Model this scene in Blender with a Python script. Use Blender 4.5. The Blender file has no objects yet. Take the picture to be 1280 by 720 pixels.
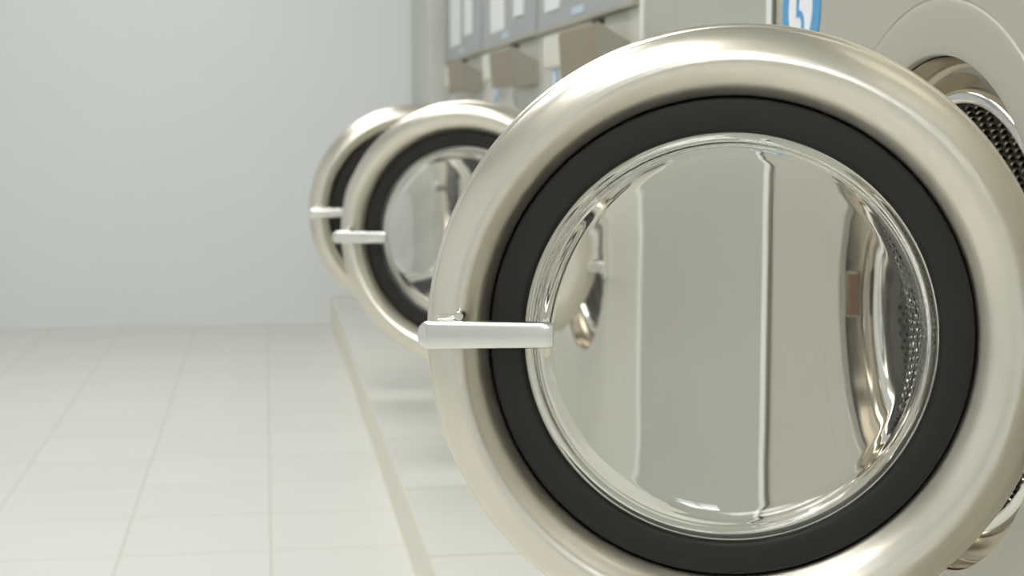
import bpy, bmesh, math, random
from mathutils import Vector, Matrix
D = bpy.data
C = bpy.context.scene.collection
PI = math.pi
random.seed(4)

# ------------------------------------------------------------ materials
def new_mat(name):
    m = D.materials.new(name); m.use_nodes = True
    nt = m.node_tree; b = nt.nodes['Principled BSDF']
    return m, nt, b

def sRGB(r, g, b):
    f = lambda c: (c/255/12.92) if c/255 <= .04045 else ((c/255+.055)/1.055)**2.4
    return (f(r), f(g), f(b), 1)

def mat(name, col, rough=.5, metal=0., bump=0., bscale=200., mottle=0., mscale=3., **kw):
    m, nt, b = new_mat(name)
    b.inputs['Base Color'].default_value = col
    b.inputs['Roughness'].default_value = rough
    b.inputs['Metallic'].default_value = metal
    for k, v in kw.items(): b.inputs[k].default_value = v
    N = nt.nodes; L = nt.links
    tc = N.new('ShaderNodeTexCoord')
    if mottle:
        n = N.new('ShaderNodeTexNoise'); n.inputs['Scale'].default_value = mscale; n.inputs['Detail'].default_value = 4
        L.new(tc.outputs['Object'], n.inputs['Vector'])
        mr = N.new('ShaderNodeMapRange'); mr.inputs[1].default_value = .3; mr.inputs[2].default_value = .7
        mr.inputs[3].default_value = max(0, rough-mottle); mr.inputs[4].default_value = rough+mottle
        L.new(n.outputs['Fac'], mr.inputs[0]); L.new(mr.outputs[0], b.inputs['Roughness'])
    if bump:
        n = N.new('ShaderNodeTexNoise'); n.inputs['Scale'].default_value = bscale
        L.new(tc.outputs['Object'], n.inputs['Vector'])
        bp = N.new('ShaderNodeBump'); bp.inputs['Strength'].default_value = bump; bp.inputs['Distance'].default_value = .002
        L.new(n.outputs['Fac'], bp.inputs['Height']); L.new(bp.outputs[0], b.inputs['Normal'])
    return m

def mat_floor(name, base, grout, bw, bh, offx=0., offy=0., off=.0, mortar=.003):
    m, nt, b = new_mat(name); N = nt.nodes; L = nt.links
    tc = N.new('ShaderNodeTexCoord'); mp = N.new('ShaderNodeMapping')
    mp.inputs['Location'].default_value = (offx, offy, 0)
    mp.inputs['Rotation'].default_value = (0, 0, PI/2)
    L.new(tc.outputs['Object'], mp.inputs['Vector'])
    br = N.new('ShaderNodeTexBrick'); br.offset = off; br.inputs['Scale'].default_value = 1
    br.inputs['Brick Width'].default_value = bw; br.inputs['Row Height'].default_value = bh
    br.inputs['Mortar Size'].default_value = mortar; br.inputs['Mortar Smooth'].default_value = .3
    br.inputs['Color1'].default_value = base; br.inputs['Color2'].default_value = [c*.97 for c in base[:3]]+[1]
    br.inputs['Mortar'].default_value = grout
    L.new(mp.outputs[0], br.inputs['Vector'])
    L.new(br.outputs['Color'], b.inputs['Base Color'])
    n = N.new('ShaderNodeTexNoise'); n.inputs['Scale'].default_value = 2.5; n.inputs['Detail'].default_value = 5
    L.new(tc.outputs['Object'], n.inputs['Vector'])
    mr = N.new('ShaderNodeMapRange'); mr.inputs[3].default_value = .35; mr.inputs[4].default_value = .55
    L.new(n.outputs['Fac'], mr.inputs[0]); L.new(mr.outputs[0], b.inputs['Roughness'])
    bp = N.new('ShaderNodeBump'); bp.inputs['Strength'].default_value = .3; bp.inputs['Distance'].default_value = .002; bp.invert = True
    L.new(br.outputs['Fac'], bp.inputs['Height']); L.new(bp.outputs[0], b.inputs['Normal'])
    return m

def mat_drum():
    # stainless drum wall, a staggered field of punched holes by UV (u along depth, v round)
    m, nt, b = new_mat('perforated_steel'); N = nt.nodes; L = nt.links
    uv = N.new('ShaderNodeUVMap')
    sep = N.new('ShaderNodeSeparateXYZ'); L.new(uv.outputs[0], sep.inputs[0])
    def M(op, a, bb=None, c=None):
        n = N.new('ShaderNodeMath'); n.operation = op
        for i, v in enumerate((a, bb, c)):
            if v is None: continue
            if isinstance(v, (int, float)): n.inputs[i].default_value = v
            else: L.new(v, n.inputs[i])
        return n.outputs[0]
    P = .0125
    u = M('DIVIDE', sep.outputs[0], P); v = M('DIVIDE', sep.outputs[1], P*.866)
    row = M('FLOOR', v); odd = M('MODULO', row, 2)
    u2 = M('ADD', u, M('MULTIPLY', odd, .5))
    fu = M('SUBTRACT', M('FRACT', u2), .5); fv = M('MULTIPLY', M('SUBTRACT', M('FRACT', v), .5), .866)
    d = M('SQRT', M('ADD', M('MULTIPLY', fu, fu), M('MULTIPLY', fv, fv)))
    hole = M('LESS_THAN', d, .27)
    mr = N.new('ShaderNodeMapRange'); mr.inputs[1].default_value = .24; mr.inputs[2].default_value = .46
    L.new(d, mr.inputs[0])
    mx = N.new('ShaderNodeMix'); mx.data_type = 'RGBA'
    L.new(hole, mx.inputs[0]); mx.inputs[6].default_value = (.62, .6, .55, 1); mx.inputs[7].default_value = (.015, .014, .012, 1)
    L.new(mx.outputs[2], b.inputs['Base Color'])
    L.new(M('SUBTRACT', 1, hole), b.inputs['Metallic'])
    b.inputs['Roughness'].default_value = .28
    bp = N.new('ShaderNodeBump'); bp.inputs['Strength'].default_value = .8; bp.inputs['Distance'].default_value = .002
    L.new(mr.outputs[0], bp.inputs['Height']); L.new(bp.outputs[0], b.inputs['Normal'])
    return m

def mat_brushed(name, col, rough, aniso=.0, tw=.0):
    m, nt, b = new_mat(name); N = nt.nodes; L = nt.links
    b.inputs['Base Color'].default_value = col; b.inputs['Metallic'].default_value = 1
    b.inputs['Roughness'].default_value = rough
    # brushing: stretched noise, round the ring by UV
    uv = N.new('ShaderNodeUVMap'); mp = N.new('ShaderNodeMapping'); mp.inputs['Scale'].default_value = (3, 900, 1)
    L.new(uv.outputs[0], mp.inputs['Vector'])
    n = N.new('ShaderNodeTexNoise'); n.inputs['Scale'].default_value = 1; n.inputs['Detail'].default_value = 2
    L.new(mp.outputs[0], n.inputs['Vector'])
    bp = N.new('ShaderNodeBump'); bp.inputs['Strength'].default_value = .06; bp.inputs['Distance'].default_value = .0006
    L.new(n.outputs['Fac'], bp.inputs['Height']); L.new(bp.outputs[0], b.inputs['Normal'])
    return m

M_RING = mat_brushed('satin_stainless', (.75, .71, .62, 1), .28)
M_CHROME = mat('polished_steel', (.82, .80, .76, 1), .1, 1.)
M_HANDLE = mat('handle_steel', (.80, .79, .75, 1), .22, 1.)
M_FUNNEL = mat('funnel_steel', (.44, .39, .30, 1), .14, 1., mottle=.05, mscale=6)
M_PANEL = mat('warm_steel_panel', sRGB(183, 180, 167), .42, .35, mottle=.04)
M_PANEL2 = mat('pale_steel_panel', sRGB(208, 208, 197), .42, .35, mottle=.04)
M_FILLER = mat('grey_enamel_panel', sRGB(170, 171, 160), .38, .15, mottle=.04)
M_COLUMN = mat('grey_painted_column', sRGB(198, 200, 192), .6)
M_CONTROL = mat('control_fascia', sRGB(160, 163, 163), .45, .2)
M_JOINT = mat('panel_joint', sRGB(84, 85, 78), .6)
M_TRIM = mat('pale_edge_trim', sRGB(225, 227, 221), .35, .1)
M_GAP = mat('dark_gap', sRGB(112, 110, 97), .7)
M_SEAL = mat('black_rubber', (.018, .017, .0145, 1), .5, 0, bump=.05, bscale=400, **{'Specular IOR Level': .3})
M_GROOVE = mat('groove_rubber', (.006, .006, .006, 1), .6)
M_SOAP = mat('brown_hopper', sRGB(138, 125, 100), .4, .3)
M_SOAPSIDE = mat('hopper_cheek', sRGB(160, 157, 143), .4, .3)
M_SLIDE = mat('coin_slide_paint', sRGB(212, 211, 198), .4, .1)
M_PLATE = mat('white_label_plate', sRGB(222, 224, 220), .4)
M_BLUE = mat('blue_sticker', sRGB(62, 148, 200), .35)
M_PALEBLUE = mat('pale_blue_sticker', sRGB(178, 196, 212), .35)
M_WHITE = mat('white_sticker', sRGB(232, 232, 234), .35)
M_WALL = mat('white_wall_paint', sRGB(222, 224, 225), .8, bump=.03, bscale=60)
M_WALL2 = mat('far_wall_paint', sRGB(226, 228, 229), .6, bump=.03, bscale=60)
M_CEIL = mat('ceiling_paint', sRGB(228, 228, 224), .9)
M_FLOOR = mat_floor('cream_floor_tile', sRGB(218, 218, 212), sRGB(200, 196, 182), .33, .318, .1, .0, .0)
M_PLINTHTOP = mat_floor('cream_plinth_tile', sRGB(216, 216, 208), sRGB(192, 187, 168), .55, .6, .12, .03, 0, mortar=.005)
M_PLINTHSIDE = mat('plinth_face', sRGB(229, 226, 211), .6)
M_LATCH = mat('brown_latch', sRGB(120, 88, 50), .45, .3)
M_DARK = mat('dark_slot', (.03, .025, .02, 1), .6)
M_DRUM = mat_drum()
M_LAMPBODY = mat('lamp_body_white', sRGB(235, 235, 232), .5)

def mat_glass():
    m, nt, b = new_mat('door_glass_clear')
    b.inputs['Base Color'].default_value = (.97, .968, .94, 1)
    b.inputs['Roughness'].default_value = 0.0
    b.inputs['Transmission Weight'].default_value = 1
    b.inputs['IOR'].default_value = 1.48
    return m
M_GLASS = mat_glass()

def mat_emit(name, col, s):
    m, nt, b = new_mat(name)
    b.inputs['Base Color'].default_value = (.8, .8, .8, 1)
    b.inputs['Emission Color'].default_value = col; b.inputs['Emission Strength'].default_value = s
    return m
M_TUBE = mat_emit('lit_diffuser', (1, 1, 1, 1), 5.7)

# ------------------------------------------------------------ mesh helpers
def obj(name, bm, m, parent=None, smooth=False):
    bmesh.ops.recalc_face_normals(bm, faces=bm.faces)
    me = D.meshes.new(name); bm.to_mesh(me); bm.free()
    for x in (m if isinstance(m, (list, tuple)) else [m]): me.materials.append(x)
    if smooth:
        for p in me.polygons: p.use_smooth = True
        me.set_sharp_from_angle(angle=math.radians(smooth if smooth > 1 else 40))
    o = D.objects.new(name, me); C.objects.link(o)
    if parent: o.parent = parent
    return o

def thing(name, label, cat, loc=(0, 0, 0), group=None):
    o = D.objects.new(name, None); C.objects.link(o); o.location = loc
    o['label'] = label; o['category'] = cat; o.empty_display_size = .1
    if group: o['group'] = group
    return o

def struct(name, bm, m):
    o = obj(name, bm, m); o['kind'] = 'structure'; return o

def box(bm, x0, x1, y0, y1, z0, z1, bev=0, seg=2):
    r = bmesh.ops.create_cube(bm, size=1)
    for v in r['verts']:
        v.co = Vector(((x0+x1)/2+v.co.x*(x1-x0), (y0+y1)/2+v.co.y*(y1-y0), (z0+z1)/2+v.co.z*(z1-z0)))
    if bev:
        es = list({e for v in r['verts'] for e in v.link_edges})
        bmesh.ops.bevel(bm, geom=es, offset=bev, segments=seg, affect='EDGES', profile=.6)

def catmull(pts, n=6, closed=False):
    out = []; N = len(pts)
    rng = range(N if closed else N-1)
    for i in rng:
        if closed: p = [pts[(i+k-1) % N] for k in range(4)]
        else: p = [pts[max(0, i-1)], pts[i], pts[i+1], pts[min(N-1, i+2)]]
        for k in range(n):
            t = k/n
            out.append(tuple(.5*((2*p[1][j])+(-p[0][j]+p[2][j])*t+(2*p[0][j]-5*p[1][j]+4*p[2][j]-p[3][j])*t*t+(-p[0][j]+3*p[1][j]-3*p[2][j]+p[3][j])*t**3) for j in range(2)))
    if not closed: out.append(pts[-1])
    return out

def lathe(bm, prof, cy=0, cz=0, n=128, closed=False, ecc=None, flip=False, uvw=None):
    """turns (r, s) about the X axis through (y=cy, z=cz); s counts along -X (towards the aisle)"""
    uvl = bm.loops.layers.uv.verify()
    rings = []
    for r, s in prof:
        if r < 1e-6:
            rings.append([bm.verts.new((-s, cy, cz))]); continue
        e = ecc(r) if ecc else 0
        rings.append([bm.verts.new((-s, cy+e+r*math.cos(2*PI*k/n), cz+r*math.sin(2*PI*k/n))) for k in range(n)])
    m = len(rings)
    acc = [0.]
    for i in range(1, m+1):
        a, b = prof[i-1], prof[i % m]; acc.append(acc[-1]+math.hypot(a[0]-b[0], a[1]-b[1]))
    rr = max(p[0] for p in prof)
    for i in range(m if closed else m-1):
        A, B = rings[i], rings[(i+1) % m]
        for k in range(n):
            k2 = (k+1) % n
            if len(A) == 1 and len(B) == 1: continue
            if len(A) == 1: vs = [A[0], B[k], B[k2]]; us = [(acc[i], k), (acc[i+1], k), (acc[i+1], k+1)]
            elif len(B) == 1: vs = [A[k], B[0], A[k2]]; us = [(acc[i], k), (acc[i+1], k), (acc[i], k+1)]
            else: vs = [A[k], B[k], B[k2], A[k2]]; us = [(acc[i], k), (acc[i+1], k), (acc[i+1], k+1), (acc[i], k+1)]
            f = bm.faces.new(vs)
            for lp, (u, v) in zip(f.loops, us): lp[uvl].uv = (u, v/n*2*PI*rr)
    return rings

def torus_prof(r, s, t, n=12):
    return [(r+t*math.cos(2*PI*i/n), s+t*math.sin(2*PI*i/n)) for i in range(n)]

def prism(bm, poly, axis_lo, axis_hi):
    """poly of (x, z), extruded along y"""
    a = [bm.verts.new((x, axis_lo, z)) for x, z in poly]; b = [bm.verts.new((x, axis_hi, z)) for x, z in poly]
    bm.faces.new(a); bm.faces.new(b)
    for i in range(len(poly)):
        j = (i+1) % len(poly); bm.faces.new([a[i], a[j], b[j], b[i]])

def disc(bm, x, cy, cz, r, t=.0008, n=64):
    lathe(bm, [(0, -x+t), (r*.985, -x+t), (r, -x+t*.6), (r, -x), (0, -x)], cy, cz, n)

# ------------------------------------------------------------ the camera
F = 2000.0
cam = D.cameras.new('camera'); co = D.objects.new('camera', cam); C.objects.link(co)
VX, VY, H = 330., 150., .92
phi = math.atan((360-VY)/F); psi = math.atan((640-VX)/F*math.cos(phi))
dirv = Vector((math.sin(psi)*math.cos(phi), math.cos(psi)*math.cos(phi), -math.sin(phi)))
right = Vector((math.cos(psi), -math.sin(psi), 0)); up = right.cross(dirv)
co.matrix_world = Matrix(((right.x, up.x, -dirv.x, 0), (right.y, up.y, -dirv.y, 0), (right.z, up.z, -dirv.z, H), (0, 0, 0, 1)))
cam.sensor_width = 36; cam.lens = F/1280*36; cam.clip_start = .05
cam.dof.use_dof = True; cam.dof.focus_distance = 1.52; cam.dof.aperture_fstop = 7.5
bpy.context.scene.camera = co

# ------------------------------------------------------------ the room
XL, XR, YB, YF, ZC = -2.3, 1.75, -2.6, 7.3, 2.75
PX, PZ = .288, .12            # plinth front edge, plinth top
b = bmesh.new(); box(b, XL-.1, XR+.1, YB-.1, YF+.1, -.1, 0); struct('floor', b, M_FLOOR)
b = bmesh.new(); box(b, XL-.1, XR+.1, YB-.1, YF+.1, ZC, ZC+.1); struct('ceiling', b, M_CEIL)
b = bmesh.new(); box(b, XL-.1, XR+.1, YF, YF+.1, 0, ZC); struct('wall_back', b, M_WALL2)
b = bmesh.new(); box(b, XL-.1, XR+.1, YB-.1, YB, 0, ZC); struct('wall_front', b, M_WALL)
b = bmesh.new(); box(b, XL-.1, XL, YB, YF, 0, ZC); struct('wall_left', b, M_WALL)
b = bmesh.new(); box(b, XR, XR+.1, YB, YF, 0, ZC); struct('wall_right', b, M_WALL)
b = bmesh.new(); box(b, PX, XR, YB, YF, 0, PZ, 0)
for f in b.faces: f.material_index = 1 if f.normal.x < -.5 or f.calc_center_median().x < PX+.01 else 0
struct('trim_1', b, [M_PLINTHTOP, M_PLINTHSIDE])

# added glowing window behind the camera, for a thin highlight on the door rings
b = bmesh.new()
for a in ((-.36, -.30, 1.45, 2.35), (.06, .12, 1.45, 2.35), (-.30, .06, 1.45, 1.5), (-.30, .06, 2.30, 2.35), (-.135, -.105, 1.5, 2.30)):
    box(b, a[0], a[1], YB, YB+.05, a[2], a[3], .004)
wf = struct('added_window_1', b, M_LAMPBODY)
b = bmesh.new(); box(b, -.30, .06, YB+.004, YB+.012, 1.5, 2.30); obj('glowing_pane', b, mat_emit('added_glow_pane', (.93, .97, 1, 1), 9), wf)

# ceiling lights, running along the aisle
def ceiling_light(x, y, w, l, label):
    t = thing('ceiling_light', label, 'light', (x, y, ZC), 'ceiling lights over the aisle')
    b = bmesh.new(); box(b, -w/2-.03, w/2+.03, -l/2-.03, l/2+.03, -.06, 0, .008); obj('lamp_housing', b, M_LAMPBODY, t)
    b = bmesh.new(); box(b, -w/2, w/2, -l/2, l/2, -.075, -.055, .006); obj('diffuser', b, M_TUBE, t)
    return t
for i, (x, y) in enumerate([(-.45, -.9), (-.45, 1.1), (-.45, 3.2), (-.45, 5.4)]):
    ceiling_light(x, y, .85, 1.3, ['lit white ceiling panel nearest the front wall, behind the camera',
                         'lit white ceiling panel over the large open door',
                         'lit white ceiling panel over the middle of the aisle',
                         'lit white ceiling panel nearest the far white wall'][i])

# ------------------------------------------------------------ washing machine
FX = .74        # plane of the machine fronts

def front_panel(bm, y0, y1, z0, z1, cy, cz, ro, re, n=128, cb=0):
    """flat front with a round opening and an embossed ring round it (all in the plane x=0, hole in it)"""
    angs = [2*PI*k/n for k in range(n)]
    corners = [math.atan2(z-cz, y-cy) % (2*PI) for y in (y0, y1) for z in (z0, z1)]
    def rim(t):
        c, s = math.cos(t), math.sin(t); k = 1e9
        if c > 1e-9: k = min(k, (y1-cy)/c)
        if c < -1e-9: k = min(k, (y0-cy)/c)
        if s > 1e-9: k = min(k, (z1-cz)/s)
        if s < -1e-9: k = min(k, (z0-cz)/s)
        return k
    # snap the nearest spoke to each corner so the rectangle keeps its corners
    outer = list(angs)
    for c in corners:
        i = min(range(n), key=lambda i: abs((angs[i]-c+PI) % (2*PI)-PI)); outer[i] = c
    rad = [(ro-.0022, .010), (ro-.0018, .002), (ro-.0005, .0003), (ro+.0025, -.0006), (ro+.012, -.0012), (re-.010, -.0012), (re-.004, -.0012), (re-.001, -.0006), (re+.0006, .0014), (re+.003, .0), (re+.02, 0)]
    rings = [[bm.verts.new((x, cy+r*math.cos(t), cz+r*math.sin(t))) for t in outer] for r, x in rad]
    rings.append([bm.verts.new((0, cy+rim(t)*math.cos(t), cz+rim(t)*math.sin(t))) for t in outer])
    for A, B in zip(rings, rings[1:]):
        for k in range(n):
            bm.faces.new([A[k], A[(k+1) % n], B[(k+1) % n], B[k]])
    return rings[-1], [rings[-1][min(range(n), key=lambda i: abs(outer[i]-c))] for c in corners]

def cabinet(bm, W, z0, z1, depth, cy, cz, ro, re):
    last, _ = front_panel(bm, 0.002, W-.002, z0, z1, cy, cz, ro, re)
    ed = []
    n = len(last)
    back = [bm.verts.new((depth, v.co.y, v.co.z)) for v in last]
    for k in range(n):
        k2 = (k+1) % n; bm.faces.new([last[k], last[k2], back[k2], back[k]])
    bm.faces.new(back)

def machine(y0, W, zt, cyw, czw, mats, label, angle, hinge, group=None, name='washing_machine', dz=0, hz=.004):
    """y0: near edge; cyw, czw: opening centre in the world; angle: how far the door stands open"""
    t = thing(name, label, 'washing machine', (FX, y0, PZ), group)
    cy, cz = cyw-y0, czw-PZ
    b = bmesh.new(); cabinet(b, W, 0, zt-PZ, .85, cy, cz, .2905, .350)
    cab = obj('cabinet', b, mats['panel'], t, smooth=30)
    # cone from the opening to the drum lip
    b = bmesh.new()
    lathe(b, catmull([(.2865, -.010), (.286, -.022), (.284, -.034), (.279, -.041), (.268, -.043), (.2545, -.040)], 5), cy, cz)
    obj('opening_funnel', b, M_FUNNEL, t, smooth=60)
    b = bmesh.new()
    lathe(b, catmull([(.2545, -.040), (.250, -.033), (.243, -.031), (.236, -.034), (.233, -.044), (.236, -.06)], 5), cy, cz)
    obj('drum_lip', b, M_CHROME, t, smooth=60)
    b = bmesh.new()
    lathe(b, catmull([(.236, -.06), (.246, -.075), (.262, -.085)], 5)+[(.29, -.094), (.30, -.105), (.30, -.50), (.28, -.52), (.0, -.54)], cy, cz)
    dr = obj('drum', b, M_DRUM, t, smooth=30)
    for k in range(3):
        a = 2*PI*k/3-.62
        bb = bmesh.new()
        prof = [(-.035, .30), (-.02, .262), (-.008, .248), (.008, .248), (.02, .262), (.035, .30)]
        va = []
        for xx in (.14, .48):
            va.append([bb.verts.new((xx, cy+rr*math.cos(a)-tt*math.sin(a), cz+rr*math.sin(a)+tt*math.cos(a))) for tt, rr in prof])
        bb.faces.new(va[0]); bb.faces.new(va[1])
        for i in range(6): bb.faces.new([va[0][i], va[0][(i+1) % 6], va[1][(i+1) % 6], va[1][i]])
        obj('lifter', bb, M_FUNNEL, dr, smooth=30)
    # latch slot in the free-edge side of the opening
    b = bmesh.new(); box(b, .010, .030, cy+.281, cy+.292, cz-.040, cz+.022, .003)
    ls = obj('latch_slot', b, M_FUNNEL, t)
    b = bmesh.new(); box(b, .012, .024, cy+.277, cy+.284, cz-.036, cz+.018, .002)
    obj('latch_hook', b, M_LATCH, ls)
    # ---- the door
    d = make_door(t, hz)
    d.location = (hinge[0]-FX, hinge[1]-y0, czw+dz-PZ)
    d.rotation_euler = (0, 0, math.radians(angle))
    # hinge bracket on the cabinet
    b = bmesh.new()
    hy, hx = hinge[1]-y0, hinge[0]-FX
    box(b, -.012, .002, hy-.035, hy+.012, cz-.085, cz+.085, .003)
    for s in (-1, 1):
        box(b, hx-.014, .0, hy-.012, hy+.008, cz+s*.062-.012, cz+s*.062+.012, .003)
    obj('hinge_bracket', b, M_HANDLE, t)
    return t, cy, cz

RH = .300
def ecc(r): return -.007*min(1, max(0, (r-.236)/.05))
def make_door(parent, hz):
    # local: origin at the hinge, +Y to the free edge, -X outward
    b = bmesh.new()
    P = catmull([(.2345, -.006), (.2348, .0), (.2385, .0065), (.2465, .0175), (.256, .0250), (.264, .0280), (.2705, .0282),
                 (.277, .0262), (.2855, .0215), (.2915, .0160), (.2962, .0095), (.2985, .0045), (.2990, .0015), (.3012, -.0005), (.3030, -.0045), (.3034, -.012), (.3012, -.022), (.293, -.028)], 6)
    P += [(.27, -.030), (.2345, -.030)]
    lathe(b, P, RH, 0, n=192, closed=True, ecc=ecc)
    ring = obj('door', b, M_RING, parent, smooth=70)
    b = bmesh.new()
    lathe(b, [(.2345, -.006), (.2335, -.0045)]+catmull([(.2328, -.0015), (.230, .0008), (.217, .0022), (.205, .0016), (.2012, -.0005)], 4)+[(.1995, -.006), (.1995, -.022), (.2345, -.024)], RH, 0, n=160, closed=True)
    obj('door_seal', b, M_SEAL, ring, smooth=50)
    # glass bowl, bulging into the drum when the door is shut
    fr = catmull([(.1993, -.004), (.197, .0006), (.192, .0024), (.188, .0005), (.1855, -.006), (.183, -.013), (.178, -.0185), (.170, -.0215), (.150, -.0245), (.11, -.0275), (.05, -.0295), (.0, -.030)], 6)
    bk = catmull([(.0, -.0355), (.05, -.035), (.11, -.033), (.151, -.030), (.1725, -.0265), (.1825, -.022), (.188, -.0145), (.1905, -.0075), (.193, -.0045), (.1993, -.0085)], 6)
    fr[-1] = (0., -.030)
    b = bmesh.new(); lathe(b, fr+bk, RH, 0, n=192, closed=True)
    obj('door_glass', b, M_GLASS, ring, smooth=80)
    # the bar handle
    hb = bmesh.new()
    n = 40; rows = []
    y0, y1 = RH+.168, RH+.297
    for i in range(n+1):
        tt = i/20*.9 if i <= 20 else .9+.1*math.sin((i-20)/20*PI/2)
        y = y0+(y1-y0)*tt
        hh = .0138-.0014*(1-tt)                       # a little deeper towards the free end
        if tt > .90: hh *= math.sqrt(max(.0, 1-((tt-.90)/.1)**2))*.72+.28
        th = .0075 if tt < .93 else .0075*(1-.6*((tt-.93)/.07)**2)
        if i == 0: hh -= .0012; th -= .0015
        zc = hz-.0012*tt
        sx = -.047
        row = []
        for k in range(20):
            a = 2*PI*k/20; c, s = math.cos(a), math.sin(a)
            p = .45
            row.append(hb.verts.new((sx-th*math.copysign(abs(c)**p, c), y, zc+hh*math.copysign(abs(s)**p, s))))
        rows.append(row)
    for A, B in zip(rows, rows[1:]):
        for k in range(20): hb.faces.new([A[k], A[(k+1) % 20], B[(k+1) % 20], B[k]])
    hb.faces.new(rows[0]); hb.faces.new(rows[-1])
    # post that carries the bar off the ring
    box(hb, -.044, -.022, RH+.245, RH+.285, hz-.009, hz+.007, .003)
    obj('door_handle', hb, M_HANDLE, ring, smooth=35)
    b = bmesh.new()
    lathe(b, [(0, .046), (.004, .046), (.0052, .044), (.0052, .020), (0, .020)], RH+.258, hz+.0165, n=20)
    box(b, -.040, -.024, RH+.262, RH+.280, hz+.012, hz+.0165, .0015)
    obj('handle_screw', b, M_HANDLE, ring, smooth=40)
    # hinge arm on the door's near edge
    b = bmesh.new(); box(b, -.012, .026, -.014, .03, -.048, .048, .006)
    obj('hinge_arm', b, M_HANDLE, ring)
    return ring

def sticker(t, y, z, r, digit=None, face=M_BLUE):
    b = bmesh.new(); disc(b, -.0004, y, z, r)
    s = obj('number_sticker', b, face, t)
    b = bmesh.new(); disc(b, -.0013, y, z, r*.62, .0006)
    obj('sticker_field', b, M_WHITE, s)
    if digit:
        cu = D.curves.new('digit', 'FONT'); cu.body = digit; cu.size = .092; cu.extrude = .0003; cu.offset = .0006
        cu.align_x = 'CENTER'; cu.align_y = 'CENTER'; cu.space_character = 1
        tmp = D.objects.new('digit_tmp', cu); C.objects.link(tmp)
        bpy.context.view_layer.update()
        me = D.meshes.new_from_object(tmp.evaluated_get(bpy.context.evaluated_depsgraph_get()))
        D.objects.remove(tmp)
        # text plane XY -> wall plane: reader stands at -X looking +X: right hand is -Y
        xs = [v.co.x for v in me.vertices]; ys = [v.co.y for v in me.vertices]
        mx, my = (min(xs)+max(xs))/2, (min(ys)+max(ys))/2
        for v in me.vertices:
            x, yy, zz = v.co; v.co = Vector((-.0024-zz, y-(x-mx), z-.010+(yy-my)))
        me.materials.clear(); me.materials.append(M_BLUE)
        o = D.objects.new('sticker_digit', me); C.objects.link(o); o.parent = s
    return s

# --- machine 5 (the large one in front)
t5, cy, cz = machine(1.14, 1.165, 1.42, 1.708, .703, dict(panel=M_PANEL),
    'large washing machine with blue number 5 sticker and the largest, nearest open round door', 76, (.733, 1.412), dz=.0055, hz=.009)
sticker(t5, 2.163-1.14, 1.073-PZ, .080, '5')
b = bmesh.new(); box(b, -.006, .02, 1.165-.022, 1.165, 0, 1.42-PZ, .002); obj('edge_trim', b, M_TRIM, t5)
b = bmesh.new(); box(b, -.004, -.0005, 1.165-.030, 1.165-.0225, 0, 1.42-PZ); obj('edge_gap', b, M_GAP, t5)
# --- its unseen neighbour on the camera's side, shut, added for reflections in the steel
t6, cy, cz = machine(-.03, 1.165, 1.42, .545, .703, dict(panel=M_PANEL),
    'unseen large washing machine with its door shut, added for reflections, on the near side of the number 5 machine', 1.5, (.733, .249), dz=.0055, hz=.009)
sticker(t6, .99+.03, 1.073-PZ, .080)
b = bmesh.new(); box(b, -.006, .02, 1.165-.022, 1.165, 0, 1.42-PZ, .002); obj('edge_trim', b, M_TRIM, t6)
b = bmesh.new(); box(b, -.004, -.0005, 1.165-.030, 1.165-.0225, 0, 1.42-PZ); obj('edge_gap', b, M_GAP, t6)
# --- grey service cabinet between machine 5 and the smaller machines
t = thing('service_cabinet', 'plain grey full-height service cabinet between the number 5 machine and the coin machines', 'cabinet', (FX, 2.308, PZ))
b = bmesh.new(); box(b, 0, .85, .002, .79, 0, 1.42-PZ, .004); obj('cabinet_body', b, M_FILLER, t)
b = bmesh.new(); box(b, -.004, .02, .792, .818, 0, 1.42-PZ, .002); obj('edge_trim', b, M_TRIM, t)

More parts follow.
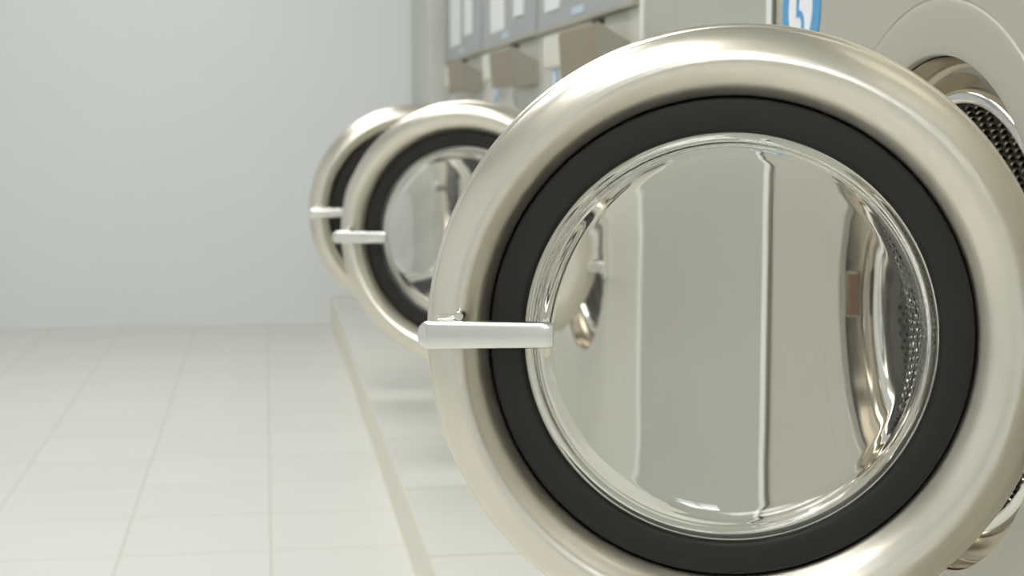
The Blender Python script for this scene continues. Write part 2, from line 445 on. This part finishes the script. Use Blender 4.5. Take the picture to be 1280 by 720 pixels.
# --- the smaller machines with soap hoppers
def small_machine(y0, W, angle, hy, hx, hzz, label, plates, hop, sl, st):
    cyw = hy+.30
    t, cy, cz = machine(y0, W, 1.145, cyw, .661, dict(panel=M_PANEL2), label, angle, (hx, hy), 'coin washing machines with brown soap hoppers', hz=hzz)
    z = PZ
    # leaning control fascia above the ledge
    b = bmesh.new(); prism(b, [(-.014, 1.157-z), (-.010, 1.42-z), (.40, 1.42-z), (.40, 1.157-z)], .006, W-.010)
    cp = obj('control_panel', b, M_CONTROL, t)
    for (ya, yb, za) in plates:
        ya, yb, za = ya*1.037, yb*1.037, .92+(za-.92)*1.037
        b = bmesh.new(); box(b, -.0175, -.012, ya-y0, yb-y0, za-z, 1.40-z, .001); obj('label_plate', b, M_PLATE, cp)
    b = bmesh.new(); box(b, -.0165, -.012, W*.44, W*.56, 1.166-z, 1.184-z, .001); obj('blue_label', b, M_PALEBLUE, cp)
    b = bmesh.new(); box(b, -.017, .40, .002, W-.002, 1.145-z, 1.157-z, .002); obj('ledge_strip', b, M_SOAPSIDE, t)
    b = bmesh.new(); box(b, -.006, .36, W-.012, W+.012, 1.157-z, 1.42-z); obj('panel_gap', b, M_JOINT, t)
    # soap hopper: brown face leaning out, grey cheeks
    ya, yb = hop
    b = bmesh.new(); prism(b, [(0, 1.020-z), (0, 1.078-z), (-.068, 1.120-z), (-.072, 1.112-z), (-.064, 1.013-z)], ya-y0, yb-y0)
    bmesh.ops.recalc_face_normals(b, faces=b.faces)
    for f in b.faces:
        f.material_index = 1 if abs(f.normal.y) > .8 else 0
    h = obj('soap_hopper', b, [M_SOAP, M_SOAPSIDE], t)
    b = bmesh.new(); box(b, -.070, -.052, ya-y0+.002, ya-y0+.05, 1.114-z, 1.126-z, .002); obj('hopper_dark_corner', b, M_DARK, h)  # small dark block at the hopper's near top corner
    ya, yb = sl
    b = bmesh.new(); box(b, -.05, 0, ya-y0, yb-y0, 1.045-z, 1.125-z, .006); obj('coin_slide', b, M_SLIDE, t)
    s = sticker(t, st-y0, 1.018-z, .045, None, M_BLUE)
    return t
small_machine(3.13, 1.14, 66.3, 3.450, .715, -.004, 'coin washing machine beside the grey cabinet, its door open second from the camera',
              [(3.80, 3.99, 1.185), (3.62, 3.74, 1.20)], (3.22, 3.64), (3.70, 3.98), 4.08)
small_machine(4.28, 1.10, 89, 4.56, .718, .001, 'coin washing machine in the middle of the coin row, its door open third',
              [(4.68, 4.96, 1.185), (4.33, 4.50, 1.205)], (4.33, 4.78), (4.86, 5.10), 5.13)
small_machine(5.39, 1.07, 2, 5.67, .718, 0, 'coin washing machine farthest from the camera beside the tall grey column',
              [(5.75, 6.05, 1.19), (5.42, 5.62, 1.21)], (5.36+.08, 5.88), (5.94, 6.16), 6.25)

# --- tall grey column in the far corner
t = thing('tall_cabinet', 'tall plain grey cabinet in the corner by the far white wall', 'cabinet', (.666, 6.49, PZ))
b = bmesh.new(); box(b, 0, .9, 0, .80, 0, 2.3, .004); obj('cabinet_body', b, M_COLUMN, t)
b = bmesh.new(); box(b, -.003, 0.02, .02, .78, .01, .09, .002); obj('kick_plate', b, M_FILLER, t)

# world: closed room, a faint neutral
w = D.worlds.new('world'); bpy.context.scene.world = w; w.use_nodes = True
w.node_tree.nodes['Background'].inputs[0].default_value = (.8, .82, .85, 1)
w.node_tree.nodes['Background'].inputs[1].default_value = .3

sc = bpy.context.scene
sc.view_settings.view_transform = 'Standard'
sc.view_settings.look = 'None'
sc.view_settings.gamma = 1
sc.view_settings.use_curve_mapping = False
sc.view_settings.exposure = .40
sc.cycles.max_bounces = 16; sc.cycles.transmission_bounces = 12; sc.cycles.glossy_bounces = 8; sc.cycles.diffuse_bounces = 6
sc.cycles.sample_clamp_indirect = 6
